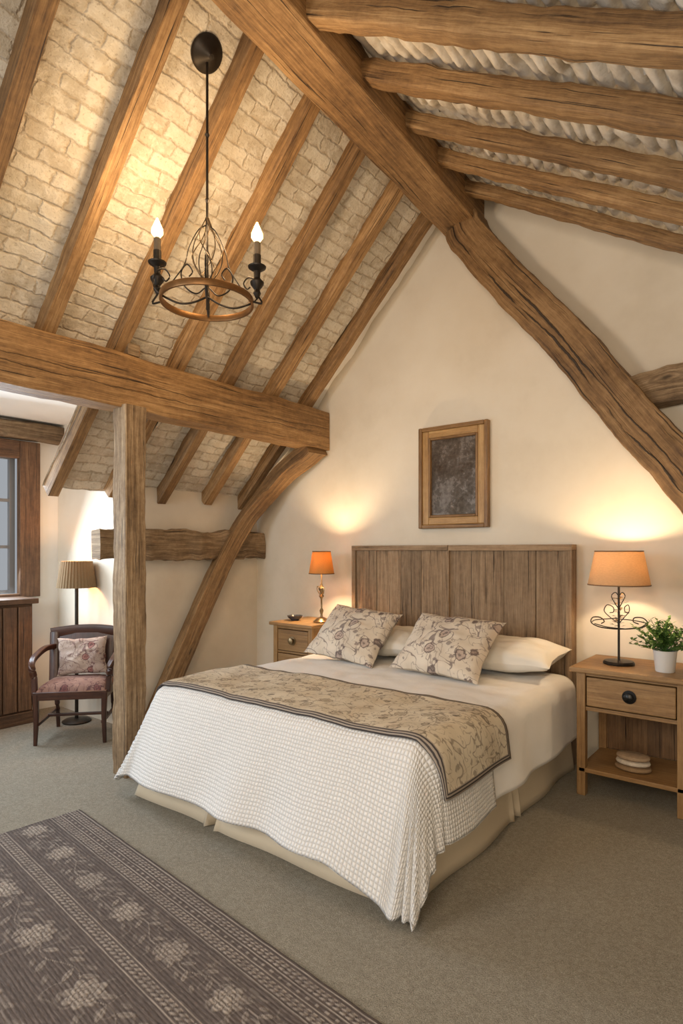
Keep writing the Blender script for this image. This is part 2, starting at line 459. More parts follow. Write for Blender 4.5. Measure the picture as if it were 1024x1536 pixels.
obj(mb,'curved_brace',OAK,label='curved oak brace from beam down the knee wall',cat='brace')
mb=MB();mb.sweep(line((-3.95,2.2,1.34),(-3.95,YW-.01,1.35),50),.12,.22,jit=.03,freq=6,chamf=.12)
obj(mb,'wall_rail',OAKD,label='rough weathered oak rail with split end on wall',cat='beam')
mb=MB();mb.sweep(spath([(-1.86,3.67,3.47),(-1.803,3.67,3.35),(-1.525,3.67,2.976),(-1.192,3.67,2.57),(-.947,3.67,2.22),(-.789,3.67,2.0),(-.578,3.67,1.72),(-.3,3.67,1.28),(0,3.67,.7),(.2,3.67,.02)],120),.245,.19,up=(0,1,0),jit=.009,freq=7,chamf=.04)
obj(mb,'cruck_blade',OAKC,label='curved cracked oak cruck timber against gable wall',cat='beam')
mb=MB();mb.sweep(spath([(-.84,3.7,2.18),(-.6,3.7,2.21),(.2,3.7,2.22),(.95,3.7,2.2)],30),.12,.2,jit=.02,freq=4,chamf=.1)
obj(mb,'collar_beam',OAKD,label='short oak collar beam joining the cruck timber',cat='beam')
mb=MB();mb.box((XD,2.12,.93),(XD+.06,2.28,2.17));mb.box((XD,1.0,2.03),(XD+.06,2.12,2.17));mb.box((XD,1.0,.9),(XD+.06,2.12,.96))
obj(mb,'trim_1',DARKW,kind='structure',bevel=.006)
mb=MB();mb.sweep(line((-4.96,.6,2.25),(-4.96,2.45,2.25),12),.14,.13,jit=.01)
obj(mb,'wall_plate',OAKD,label='oak wall plate above the window',cat='beam')
mb=MB()
for y in (1.12,1.62,2.10): mb.box((XD-.07,y-.02,.96),(XD-.03,y+.02,2.05))
for z in (.975,1.33,1.70,2.04): mb.box((XD-.065,1.1,z-.012),(XD-.035,2.12,z+.012))
obj(mb,'window_1',plain('window_frame',(.2,.2,.2),.5),kind='structure')
cp=thing('cupboard',(-4.82,1.5,0),'dark brown plank cupboard below the window','cupboard')
mb=MB();mb.box((-4.98,.95,0),(-4.68,2.1,.9));mb.box((-4.99,.93,.9),(-4.64,2.13,.94));mb.box((-4.69,.95,0),(-4.655,2.11,.09))
obj(mb,'body',DARKW,cp,bevel=.005)
mb=MB()
for k in range(3): mb.box((-4.68,1.78+k*.105,.1),(-4.66,1.875+k*.105,.88))
obj(mb,'door',DARKW,cp,bevel=.004)
mb=MB()
for k in range(5): mb.box((-4.68,1.25+k*.105,.1),(-4.66,1.345+k*.105,.88))
obj(mb,'door',DARKW,cp,bevel=.004)

# ------------------------------------------------------------------ bed
X0,X1,Y0,ZT=-2.79,-1.21,2.0,.555
def drape(cx,cy,lift=0,amp=1):
    sx=0;ox=0
    if cx<X0: ox=X0-cx;sx=-1
    if cx>X1: ox=cx-X1;sx=1
    oy=max(0,Y0-cy);o=math.hypot(ox,oy)
    bx=min(max(cx,X0),X1);by=max(cy,Y0)
    und=.013*noise.noise(Vector((cx*3,cy*3,0)))+.006*noise.noise(Vector((cx*9,cy*9,4)))
    if o<1e-6: return Vector((bx,by,ZT+und+lift))
    dx,dy=sx*ox/o,-oy/o
    wy=(oy/o)**2
    cf=0
    phi=math.radians(7+ (25-7)*wy)
    if ox>0 and oy>0:
        cf=4*(ox/o)**2*(oy/o)**2
        phi+=math.radians(5)*cf
    Rr=.08;A=pi/2-phi
    if o<Rr*A: a=o/Rr;out=Rr*math.sin(a);dr=Rr*(1-math.cos(a));na=a
    else:
        rem=o-Rr*A;out=Rr*math.sin(A)+rem*math.sin(phi);dr=Rr*(1-math.cos(A))+rem*math.cos(phi);na=A
    al=cx*(wy)+cy*(1-wy)
    t=min(1,dr/.45)**1.5
    fold=amp*t*(.020*math.sin(al*12+1+2*noise.noise(Vector((al*1.5,0,5))))+.026*noise.noise(Vector((cx*3.2,cy*3.2,3))))
    if ox>0 and oy>0:
        th=math.atan2(oy,ox);fold+=.032*t*math.cos(6*(th-pi/4))*math.sin(2*th)
    out+=fold+lift*math.sin(na)
    z=ZT+und*(1-min(1,dr/.1))-dr+lift*math.cos(na)
    zm=.012+lift
    if z<zm: out+=(zm-z)*.85;z=zm+.006*abs(math.sin(cx*30+cy*12))
    px=bx+dx*out*(1-(.36 if sx>0 else .2)*cf);py=by+dy*out
    return Vector((px,py,z))
def cloth(name,mat,xa,xb,ya,yb,lift,label,cat,amp=1,th=.008,hem=0,step=.018):
    mb=MB()
    nx=int((xb-xa)/step);ny=int((yb-ya)/step)
    def fn(a,b):
        cx=xa+(xb-xa)*a;cy=ya+(yb-ya)*b
        u=(cx-xa,cy-ya)
        if hem:
            ex=max(0,cx-X1)/(xb-X1) if cx>X1 else max(0,X0-cx)/(X0-xa)
            ey=max(0,Y0-cy)/max(1e-6,Y0-ya)
            sc=1-(0 if cx>X1 else .13)*(ex*ey)**1.5
            hy=.03*noise.noise(Vector((cx*2.3,1,0)))+.20*max(0,1-abs(cx-X1-.1)/.34)
            if cx>X1: cx=X1+(cx-X1)*sc
            elif cx<X0: cx=X0-(X0-cx)*sc
            if cy<Y0: cy=Y0-(Y0-cy)*sc*(1+hy)
            if cx>X1 and cy<Y0:
                ox,oy=cx-X1,Y0-cy;o=math.hypot(ox,oy)
                lim=.68
                if o>lim*.9:
                    k=(lim*.9+(o-lim*.9)*.6)/o
                    cx=X1+ox*k;cy=Y0-oy*k
        return drape(cx,cy,lift,amp),u
    mb.grid(fn,nx,ny)
    return obj(mb,name,mat,label=label,cat=cat,solid=th,ang=3)
bed=thing('bed',(-2.0,2.8,0),'double bed with rustic plank headboard and cream valance','bed')
mb=MB()
hx0,hx1=-2.83,-1.165
mb.box((hx0,3.67,0),(hx0+.035,3.76,1.305));mb.box((hx1-.035,3.67,0),(hx1,3.76,1.305))
mb.box((hx0,3.668,1.302),(-2.0,3.762,1.338));mb.box((-1.996,3.668,1.300),(hx1,3.762,1.338))
xs=hx0+.035
wd=[.18,.20,.165,.21]
tot=(hx1-hx0-.07)/2;sc=tot/sum(wd)
for half in range(2):
    for q in (wd if half==0 else wd[::-1]):
        mb.box((xs+.001,3.685+R()*.006,.25),(xs+q*sc-.001,3.75,1.302));xs+=q*sc
mb.box((-2.006,3.672,.25),(-1.99,3.75,1.302))
obj(mb,'headboard',HEADB,bed,bevel=.002)
mb=MB();mb.box((X0-.02,Y0-.02,.33),(X1+.02,3.66,.535));obj(mb,'mattress',SHEET,bed,bevel=.03)
mb=MB();mb.box((X0,Y0,.05),(X1,3.65,.33));obj(mb,'base',SKIRT,bed,bevel=.01)
mb=MB()
sx0,sx1,sy0=X0-.025,X1+.025,Y0-.05
pl=[(sx0,3.64),(sx0,sy0),(sx1,sy0),(sx1,3.64)]
nrm=[(-1,0),(0,-1),(1,0)]
fl=[.02,.135,.035]
L=[math.dist(pl[i],pl[i+1]) for i in range(3)]
for e in range(3):
    (xa,ya),(xb,yb)=pl[e],pl[e+1];nx_,ny_=nrm[e]
    def fn(a,b,xa=xa,ya=ya,xb=xb,yb=yb,nx_=nx_,ny_=ny_,e=e):
        z=.345*(1-b)
        s=a*L[e]
        o=b*(.010*math.sin(s*9+e*2+2*noise.noise(Vector((s,e,1))))+.014*noise.noise(Vector((s*2.5,e,0))))+b*fl[e]
        dd=abs(a-(.36 if e==1 else .5))*L[e]
        if dd<.03: o-=.07*(1-dd/.03)*(.2+.8*b)
        elif dd<.06: o+=.02*b*(1-(dd-.03)/.03)
        x=xa+(xb-xa)*a+nx_*o;y=ya+(yb-ya)*a+ny_*o
        if e==1: x+= (a-.5)*2*b*.03*abs((a-.5)*2)**6
        else:
            k=(a if e==0 else 1-a);y-=b*fl[1]*max(0,(k-.9)/.1)
        return (x,y,z+.004),(s,z)
    mb.grid(fn,180,8)
obj(mb,'bed_skirt',SKIRT,bed,solid=.006,label='cream pleated fabric valance')
cloth('bed_sheet',SHEET,X0-.38,X1+.38,2.25,3.60,.008,'smooth white cotton top sheet hanging over bed side','bedding')
cloth('bedspread',WAFFLE,X0-.40,X1+.40,Y0-.52,2.42,.018,'white waffle weave bedspread draped over bed foot','bedspread',hem=1)
RL=(X1+.235)-(X0-.22);RW=.60
RUN=floral('floral_runner',(.58,.50,.375),(.68,.61,.48),(.20,.16,.12),(.50,.42,.31),1.1,border=(RL,RW,.028),st_=.95)
cloth('bed_runner',RUN,X0-.22,X1+.235,1.965,1.965+RW,.034,'tan floral bed runner with dark striped border','bed runner',step=.02)

def pillow(name,mat,w,h,t,mx,label,cat,group=None,pinch=.07,p=.42):
    mb=MB()
    for sgn in (1,-1):
        def fn(a,b):
            a=2*a-1;b=2*b-1
            x=w/2*a*(1-pinch*(1-b*b));y=h/2*b*(1-pinch*(1-a*a))
            z=sgn*t/2*(max(0,(1-a*a)*(1-b*b)))**p*(1+.18*noise.noise(Vector((a*2,b*2,sgn+w*9))))
            z+=.016*noise.noise(Vector((a*1.5,b*1.5,w*5)))
            z+=sgn*.010*noise.noise(Vector((a*5,b*5,w*3)))*(1-a*a)*(1-b*b)
            x+=.008*noise.noise(Vector((b*3,w,a)))*abs(a);y+=.008*noise.noise(Vector((a*3,w,b)))*abs(b)
            return Vector((x,y,z)),(x+w,y+h)
        mb.grid(fn,36,36,flip=sgn<0)
    return obj(mb,name,mat,label=label,cat=cat,group=group,xf=mx,ang=3)
def lean(c,lean_deg,yaw=0,roll=0,tilt=0):
    return Matrix.Translation(c)@Matrix.Rotation(math.radians(yaw),4,'Z')@Matrix.Rotation(math.radians(lean_deg),4,'X')@Matrix.Rotation(math.radians(roll),4,'Z')@Matrix.Rotation(math.radians(tilt),4,'Y')
pillow('pillow',PILW,.74,.40,.19,lean((-2.40,3.465,.68),8),'plain white bed pillow by the headboard','pillow','white bed pillows')
pillow('pillow',PILW,.74,.40,.19,lean((-1.53,3.465,.68),8),'plain white bed pillow by the headboard','pillow','white bed pillows')
pillow('throw_cushion',FCUSH,.56,.46,.18,lean((-2.46,3.205,.74),42,4,-5),'cream floral cushion leaning on white pillow','cushion','floral bed cushions')
pillow('throw_cushion',FCUSH,.58,.47,.18,lean((-1.74,3.185,.735),40,0,-2),'cream floral cushion with dark vine print','cushion','floral bed cushions')

# ------------------------------------------------------------------ right nightstand
def nightstand_open():
    t=thing('nightstand',(-.76,3.52,0),'pine nightstand with black knob drawer and open shelf','nightstand')
    x0,x1,y0,y1=-1.02,-.50,3.29,3.74
    mb=MB();mb.box((x0-.03,y0-.03,.655),(x1+.03,y1+.01,.682));obj(mb,'tabletop',PINE,t,bevel=.005)
    for x in (x0,x1-.045):
        for y in (y0,y1-.045):
            mb=MB();mb.box((x,y,0),(x+.045,y+.045,.655));obj(mb,'leg',PINE,t,bevel=.004)
    for xa in (x0+.01,x1-.03):
        mb=MB();mb.box((xa,y0+.04,.46),(xa+.02,y1-.04,.655),grain=1);obj(mb,'side_panel',PINE,t,bevel=.003)
    mb=MB();mb.box((x0+.04,y0+.01,.635),(x1-.04,y0+.03,.655));obj(mb,'rail',PINE,t,bevel=.003)
    mb=MB();mb.box((x0+.02,y0+.01,.452),(x1-.02,y1-.02,.472));obj(mb,'rail',PINE,t,bevel=.003)
    mb=MB();k=x0+.03
    while k<x1-.04:
        mb.box((k,y1-.03,.15),(k+.0755,y1-.015,.46));k+=.076
    obj(mb,'back_panel',PINED,t)
    mb2=MB();mb2.box((x0+.01,y0+.0,.125),(x1-.01,y1-.03,.148));obj(mb2,'shelf',PINE,t,bevel=.003)
    mb=MB();mb.box((x0+.05,y0+.004,.478),(x1-.05,y0+.4,.630));d=obj(mb,'drawer',PINE,t,bevel=.005)
    mb=MB();mx=Matrix.Translation(((x0+x1)/2,y0+.004,.555))@Matrix.Rotation(pi/2,4,'X')
    mb.lathe([(0,0),(.034,0),(.034,.004),(.012,.006),(.011,.016),(.022,.02),(.022,.028),(.012,.033),(0,.034)],n=24)
    obj(mb,'knob',BLACK,d,xf=mx)
nightstand_open()
t=thing('nightstand',(-3.1,3.52,0),'golden pine nightstand with drawer and bronze knob','nightstand')
x0,x1,y0,y1=-3.33,-2.93,3.32,3.74
mb=MB();mb.box((x0-.025,y0-.025,.725),(x1+.02,y1+.01,.75));obj(mb,'tabletop',PINE,t,bevel=.005)
for x in (x0,x1-.04):
    for y in (y0,y1-.04):
        mb=MB();mb.box((x,y,0),(x+.04,y+.04,.725));obj(mb,'leg',PINE,t,bevel=.004)
mb=MB();mb.box((x0+.01,y0+.03,.3),(x0+.03,y1-.03,.725),grain=1);mb.box((x1-.03,y0+.03,.3),(x1-.01,y1-.03,.725),grain=1);mb.box((x0+.02,y1-.035,.3),(x1-.02,y1-.015,.725))
mb.box((x0+.02,y0+.01,.7),(x1-.02,y0+.04,.725));mb.box((x0+.02,y0+.01,.3),(x1-.02,y1-.02,.33));mb.box((x0+.02,y0+.012,.515),(x1-.02,y0+.04,.53))
obj(mb,'body',PINE,t,bevel=.003)
for za,zb in ((.535,.695),(.335,.51)):
    mb=MB();mb.box((x0+.045,y0+.004,za),(x1-.045,y0+.37,zb));d=obj(mb,'drawer',PINE,t,bevel=.005)
    mb=MB();mx=Matrix.Translation(((x0+x1)/2,y0+.004,(za+zb)/2))@Matrix.Rotation(pi/2,4,'X')
    mb.lathe([(0,0),(.034,0),(.034,.004),(.012,.006),(.011,.016),(.024,.02),(.024,.028),(.012,.033),(0,.034)],n=24)
    obj(mb,'knob',BRASS,d,xf=mx)
mb=MB();mb.lathe([(0,0),(.03,0),(.033,.006),(.055,.022),(.062,.038),(.058,.038),(.05,.024),(.02,.012),(0,.011)],(-3.24,3.47,.751),n=32)
obj(mb,'bowl',plain('bowl_dark',(.05,.05,.06),.25,ns=30,amt=.5),label='small dark glazed bowl on the nightstand',cat='bowl')
for k,(z,r,c) in enumerate([(.149,.085,(.30,.2,.11)),(.178,.08,(.62,.55,.45)),(.205,.078,(.38,.27,.17))]):
    mb=MB();mb.lathe([(0,0),(r*.8,0),(r*.97,.007),(r,.014),(r*.96,.022),(r*.8,.026),(0,.027)],(-.77,3.42,z),n=32,sx=1.05,sy=.75)
    obj(mb,'folded_cloth',plain('cloth_fold',c,.9,ns=40,amt=.2),label='small folded oval cloth in a stack on shelf',cat='folded cloth',group='stack on the nightstand shelf')

# ------------------------------------------------------------------ lamps
def light(name,loc,e,c,r=.03):
    l=bpy.data.lights.new(name,'POINT');l.energy=e;l.color=c;l.shadow_soft_size=r
    o=bpy.data.objects.new(name,l);o.location=loc;COL.objects.link(o);return o
def shade(mb,c,rb,rt,h,wob=None,n=48):
    mb.lathe([(rb,0),(rt,h),(rt-.003,h),(rb-.003,0)],c,n=n,wob=wob)
def trim_ring(t,mat,c,r,z):
    mb=MB();mb.sweep([(c[0]+r*math.cos(a),c[1]+r*math.sin(a),z) for a in [2*pi*k/48 for k in range(48)]],.004,.007,closed=True,sec='round',n=6)
    obj(mb,'shade_trim',mat,t)
lx,ly,lz=-.86,3.5,.682
t=thing('table_lamp',(lx,ly,lz),'wrought iron vine table lamp with amber drum shade','lamp')
mb=MB();mb.lathe([(0,0),(.078,0),(.08,.008),(.074,.018),(.03,.022),(0,.023)],(lx,ly,lz));obj(mb,'lamp_base',IRON,t)
mb=MB();mb.sweep(line((lx,ly,lz+.02),(lx,ly,lz+.50),8),.012,sec='round',n=10)
ax=Vector((.87,.49,0));ay=Vector((-.49,.87,0));LC=Vector((lx,ly,lz))
def loop(pts,w=.006,n=50):
    for s in (1,-1):
        mb.sweep(spath([LC+ax*(a*s)+ay*b+Vector((0,0,c)) for a,b,c in pts],n),w,sec='round',n=8)
loop([(0,0,.19),(.05,-.02,.195),(.11,-.03,.205),(.145,-.01,.225),(.13,.02,.25),(.09,.03,.25),(.075,.0,.232),(.095,-.02,.222)],.0065)
loop([(0,0,.22),(.035,.03,.25),(.065,.04,.285),(.055,.02,.32),(.03,0,.31),(.03,-.01,.285),(.05,-.01,.28)],.005)
loop([(0,0,.30),(.02,.01,.335),(.035,.01,.37),(.018,0,.39),(0,0,.37)],.005)
loop([(.145,-.01,.225),(.10,.08,.23),(.0,.12,.235)],.0055)
loop([(.13,-.02,.22),(.08,-.08,.21),(.0,-.11,.205)],.0055)
obj(mb,'stem',IRON,t)
mb=MB()
def leaf(mb,p,d,up,L,W,sh,m=0):
    p=Vector(p);d=Vector(d).normalized();s=d.cross(Vector(up)).normalized();nn=s.cross(d)
    b=len(mb.v)
    for q in (p,p+d*L*.45+s*W/2+nn*L*.08,p+d*L,p+d*L*.45-s*W/2+nn*L*.08): mb.v.append(tuple(q))
    mb.face([b,b+1,b+2,b+3],[(0,0),(0,1),(1,1),(1,0)],sh,m,True)
for k in range(40):
    a=R()*6.28;r=R()*.03
    leaf(mb,(lx+r*math.cos(a),ly+r*math.sin(a),lz+.20+.18*R()),(math.cos(a),math.sin(a),.5*R()),(0,0,1),.032,.02,.3)
obj(mb,'leaves',BRASS,t)
TB=plain('trim_brown',(.2,.1,.04));TD=plain('trim_dark',(.10,.04,.012))
mb=MB();shade(mb,(lx,ly,1.112),.158,.122,.185);obj(mb,'lamp_shade',shade_mat('amber_shade',(.58,.41,.24),(1,.5,.16),.04,tr=.28),t)
trim_ring(t,TB,(lx,ly),.158,1.114);trim_ring(t,TB,(lx,ly),.122,1.297)
mb=MB();mb.lathe([(0,-.03),(.018,-.022),(.028,0),(.022,.022),(.012,.04),(0,.045)],(lx,ly,1.20),n=20);obj(mb,'bulb',emis('bulb_warm',(1,.75,.42),12),t)
light('bedside_light',(lx,ly,1.24),22,(1,.72,.43),.025)
lx,ly,lz=-2.99,3.5,.751
t=thing('table_lamp',(lx,ly,lz),'small bronze table lamp with glowing orange shade','lamp')
mb=MB();mb.lathe([(0,0),(.062,0),(.064,.01),(.05,.02),(.04,.03),(.02,.04),(0,.042)],(lx,ly,lz));obj(mb,'lamp_base',BRASS,t)
mb=MB();mb.lathe([(.012,.03),(.008,.06),(.016,.09),(.007,.11),(.007,.18),(.02,.2),(.009,.22),(.018,.245),(.024,.26),(.012,.28),(.006,.3),(.006,.4)],(lx,ly,lz),n=18)
mb.sweep(spath([(lx,ly,lz+.2),(lx-.03,ly-.01,lz+.24),(lx-.035,ly-.01,lz+.27),(lx-.02,ly-.01,lz+.275)],14),.009,sec='round',n=8)
mb.sweep(spath([(lx,ly,lz+.2),(lx+.03,ly-.01,lz+.23),(lx+.03,ly-.01,lz+.26),(lx+.015,ly-.01,lz+.265)],14),.009,sec='round',n=8)
obj(mb,'stem',BRASS,t)
mb=MB();shade(mb,(lx,ly,1.122),.098,.07,.172);obj(mb,'lamp_shade',shade_mat('orange_shade',(.46,.23,.065),(1,.40,.06),.06,tr=.18),t)
trim_ring(t,TD,(lx,ly),.098,1.124);trim_ring(t,TD,(lx,ly),.07,1.294)
light('bedside_light',(lx,ly,1.235),22,(1,.72,.43),.02)
lx,ly=-4.42,2.31
t=thing('floor_lamp',(lx,ly,0),'dark floor lamp with pleated taupe shade','lamp')
mb=MB();mb.lathe([(0,0),(.10,0),(.105,.01),(.09,.02),(.02,.03),(0,.03)],(lx,ly,0));obj(mb,'lamp_base',IRON,t)
mb=MB();mb.lathe([(.013,.02),(.013,1.1)],(lx,ly,0),n=12);obj(mb,'pole',IRON,t)
mb=MB();shade(mb,(lx,ly,1.02),.14,.112,.2,wob=lambda a,z:1+.02*math.sin(a*36),n=216);obj(mb,'lamp_shade',shade_mat('pleated_shade',(.24,.16,.08),(1,.6,.3),.0,tr=.2),t)
light('floor_lamp_light',(lx,ly,1.17),9,(1,.48,.17),.03)

px,py,pz=-.62,3.42,.683
t=thing('potted_plant',(px,py,pz),'small bushy green herb in white ceramic pot','plant')
mb=MB();mb.lathe([(0,0),(.042,0),(.045,.004),(.055,.105),(.058,.11),(.053,.11),(.05,.1),(0,.098)],(px,py,pz));obj(mb,'pot',POT,t)
mb=MB()
for k in range(70):
    a=R()*6.28;e=.15+R()*1.35;L=.10+R()*.09
    d=Vector((math.cos(a)*math.cos(e),math.sin(a)*math.cos(e),math.sin(e)))
    p0=Vector((px,py,pz+.1));p1=p0+d*L
    p1.y=min(p1.y,3.66)
    mb.sweep([p0,p0.lerp(p1,.5)+Vector((0,0,.012)),p1],.0025,sec='round',n=4,cap=False,sh=.2)
    for q in range(12):
        f=.3+.7*q/11;pp=p0.lerp(p1,f)
        a2=R()*6.28
        leaf(mb,pp,Vector((math.cos(a2),math.sin(a2),.3+R()*.6)),(0.1,0,1),.022+.012*R(),.017,R())
obj(mb,'foliage',LEAF,t)

# ------------------------------------------------------------------ mirror
t=thing('framed_mirror',(-2.0,3.77,1.46),'small antique mirror in gilded brown wood frame','mirror')
fx0,fx1,fz0,fz1=-2.272,-1.735,1.458,2.18
def ring(mb,x0,x1,z0,z1,w,ya,yb,m=0):
    mb.box((x0,ya,z0),(x0+w,yb,z1),m=m,sh=.5);mb.box((x1-w,ya,z0),(x1,yb,z1),m=m,sh=.5);mb.box((x0+w,ya,z0),(x1-w,yb,z0+w),m=m,sh=.5);mb.box((x0+w,ya,z1-w),(x1-w,yb,z1),m=m,sh=.5)
mb=MB();ring(mb,fx0,fx1,fz0,fz1,.028,3.733,3.778,0);ring(mb,fx0+.026,fx1-.026,fz0+.026,fz1-.026,.052,3.746,3.778,1);ring(mb,fx0+.076,fx1-.076,fz0+.076,fz1-.076,.018,3.740,3.778,0)
obj(mb,'frame',[wood('frame_dark',(.11,.05,.015),(.22,.115,.037),(.32,.175,.06),.4,bump=.1),GILT],t,bevel=.006)
M=Mat('aged_mirror',.18);n=M.noise(M.uv(5,5,'Object'),1,8,.7);nf=M.noise(M.uv(40,40,'Object'),1,5,.7)
M.col(M.ramp(n*.7+nf*.3,[(.35,(.06,.048,.038)),(.5,(.125,.103,.084)),(.65,(.23,.195,.165))]));M.b.inputs['Metallic'].default_value=.35
M.nt.links.new((n.step(.35,.7)*.3+.1).k,M.b.inputs['Roughness'])
mb=MB();mb.box((fx0+.09,3.765,fz0+.09),(fx1-.09,3.772,fz1-.09));obj(mb,'mirror_glass',M.m,t)

# ------------------------------------------------------------------ chair
cx,cy=-4.09,2.15
CM=Matrix.Translation((cx,cy,0))@Matrix.Rotation(math.radians(48),4,'Z')
t=thing('armchair',(cx,cy,0),'dark mahogany armchair with floral upholstered seat','chair')
for sx in (-1,1):
    mb=MB();mb.sweep(spath([(sx*.22,-.2,0),(sx*.215,-.2,.18),(sx*.22,-.2,.34)],8),[.022+.016*k/8 for k in range(9)],sec='rect',chamf=.3)
    obj(mb,'leg',MAHOG,t,xf=CM)
    mb=MB();mb.sweep(spath([(sx*.2,.24,0),(sx*.195,.2,.18),(sx*.2,.18,.36)],8),[.024+.012*k/8 for k in range(9)],sec='rect',chamf=.3)
    obj(mb,'leg',MAHOG,t,xf=CM)
    mb=MB();mb.sweep(spath([(sx*.22,.21,.60),(sx*.25,.1,.60),(sx*.265,-.03,.575),(sx*.262,-.13,.55),(sx*.25,-.175,.51),(sx*.24,-.165,.44),(sx*.235,-.17,.34)],34),.038,.036,sec='rect',chamf=.3)
    obj(mb,'armrest',MAHOG,t,xf=CM)
mb=MB()
for sx in (-1,1): mb.sweep(spath([(sx*.215,.18,.34),(sx*.22,.21,.53),(sx*.225,.24,.70)],12),.06,.03,up=(0,1,0),chamf=.3)
mb.sweep(spath([(-.25,.24,.695),(-.1,.252,.712),(0,.254,.716),(.1,.252,.712),(.25,.24,.695)],20),.03,.07,chamf=.2)
mb.sweep(line((0,.2,.42),(0,.245,.69),8),.40,.014,up=(0,1,.0),chamf=.05)
obj(mb,'backrest',MAHOG,t,xf=CM)
mb=MB();mb.box((-.235,-.215,.30),(.235,-.19,.355));mb.box((-.21,.18,.30),(.21,.2,.355));mb.box((-.235,-.2,.30),(-.21,.19,.355));mb.box((.21,-.2,.30),(.235,.19,.355))
obj(mb,'seat_frame',MAHOG,t,xf=CM,bevel=.004)
for a,b in (((-.2,-.01,.14),(.2,.01,.16)),((-.215,-.2,.13),(-.195,.2,.15)),((.195,-.2,.13),(.215,.2,.15))):
    mb=MB();mb.box(a,b);obj(mb,'stretcher',MAHOG,t,xf=CM,bevel=.003)
mb=MB()
def fn(a,b):
    a=2*a-1;b=2*b-1
    z=.335+.075*(max(0,(1-a**4)*(1-b**4)))**.5
    return (a*.235,b*.205-.01,z),(a*.24,b*.21)
mb.grid(fn,20,20);obj(mb,'seat',FSEAT,t,xf=CM,ang=3)
pillow('throw_cushion',FCHAIR,.34,.27,.11,CM@lean((.0,.11,.54),74,0,3),'small floral cushion propped on the armchair','cushion')

# ------------------------------------------------------------------ rug (woven pattern stored per knot)
RLn,RWd=2.9,1.6
nx_,ny_=760,440
gx=np.linspace(0,RLn,nx_);gy=np.linspace(0,RWd,ny_)
Xg,Yg=np.meshgrid(gx,gy,indexing='ij')
rs=np.random.RandomState(4)
def vnoise(sc):
    a=rs.rand(int(RLn*sc)+3,int(RWd*sc)+3)
    u=Xg*sc;v=Yg*sc;i=u.astype(int);j=v.astype(int);fu=u-i;fv=v-j
    fu=fu*fu*(3-2*fu);fv=fv*fv*(3-2*fv)
    return (a[i,j]*(1-fu)*(1-fv)+a[i+1,j]*fu*(1-fv)+a[i,j+1]*(1-fu)*fv+a[i+1,j+1]*fu*fv)
def sst(a,b,v):
    t=np.clip((v-a)/(b-a),0,1);return t*t*(3-2*t)
nA=vnoise(60);nB=vnoise(18);nC=vnoise(150)
P=np.zeros_like(Xg)
def put(m,val): 
    global P
    P=np.where(m>0.02,P*(1-m)+val*m,P)
# stripes
for mid in (.030,.048,.105,.123,.355,.373):
    ph=Xg*(2*pi/.026)+(Yg-mid)*220
    put(((abs(Yg-mid)<.0065)&(np.sin(ph)>-.3)).astype(float),.62)
for a in (.012,.062,.090,.139,.338,.390): put((abs(Yg-a)<.0024).astype(float),.7)
# small dots between
m=((abs(Yg-.0765)<.006)&(abs((Xg/.04)%1-.5)<.16)).astype(float);put(m,.5)
def flower(cx,cy,rad,rot):
    dx=Xg-cx+(nA-.5)*.006;dy=Yg-cy+(nB-.5)*.006
    r=np.hypot(dx,dy);sel=r<rad*1.3
    th=np.arctan2(dy,dx)
    for q,nl,ph,val in ((1,8,rot,.62),(.74,7,rot+.6,.8),(.5,6,rot+1.3,.68),(.28,5,rot+.2,.85)):
        pr=rad*q*(.72+.28*np.abs(np.cos(th*nl/2+ph)))
        put(np.where(sel,sst(0,.003,pr+.003-r),0),.12)   # dark outline
        put(np.where(sel,sst(0,.002,pr-.001-r),0),val)
        # petal veins
        vein=(np.abs(np.sin(th*nl/2+ph))>.0)&(np.abs(np.cos(th*nl/2+ph))<.10)&(r<pr)&(r>pr*.35)
        put((vein&sel).astype(float),.2)
def leafp(cx,cy,an,l,w,val=.55):
    dx=Xg-cx;dy=Yg-cy;a=dx*math.cos(an)+dy*math.sin(an);b=-dx*math.sin(an)+dy*math.cos(an)
    lim=(1-(a/l)**2)*w;d=lim-abs(b)
    put(sst(-.001,.0015,d)*(abs(a)<l),val)
    put(((abs(b)<.0012)&(abs(a)<l*.85)).astype(float),.15)
def spr(cx,cy,s,fl=1):
    m=((abs(Yg-cy-fl*.02*s*np.sin((Xg-cx)*28/s))<.0018)&(abs(Xg-cx)<.11*s)).astype(float);put(m,.5)
    for k in range(6):
        ox=(-.10+.04*k)*s;sg=1 if k%2 else -1
        leafp(cx+ox,cy+sg*.024*s*fl+fl*.02*s*math.sin(ox*28/s),sg*.8*fl+.1,.024*s,.0085*s,.5)
        leafp(cx+ox+.015*s,cy-sg*.046*s*fl,-sg*.5*fl,.018*s,.007*s,.4)
k=0;x=.08
while x<RLn:
    flower(x,.238,.058,k*.7);spr(x+.15,.238,1.05,1 if k%2 else -1);x+=.30;k+=1
for row,(yc,off) in enumerate(((.51,.12),(.74,.31),(.97,.12),(1.20,.31))):
    x=off;k=0
    while x<RLn:
        flower(x,yc,.066,k*.9+row);spr(x+.19,yc,1.3,1 if k%2 else -1);x+=.38;k+=1
# thin ground tracery in the field
tr=(np.abs(vnoise(16)-.5)<.035)&(Yg>.42)&(P<.05);P=np.where(tr,.22,P)
tr=(np.abs(vnoise(20)-.5)<.035)&(Yg>.16)&(Yg<.32)&(P<.05);P=np.where(tr,.22,P)
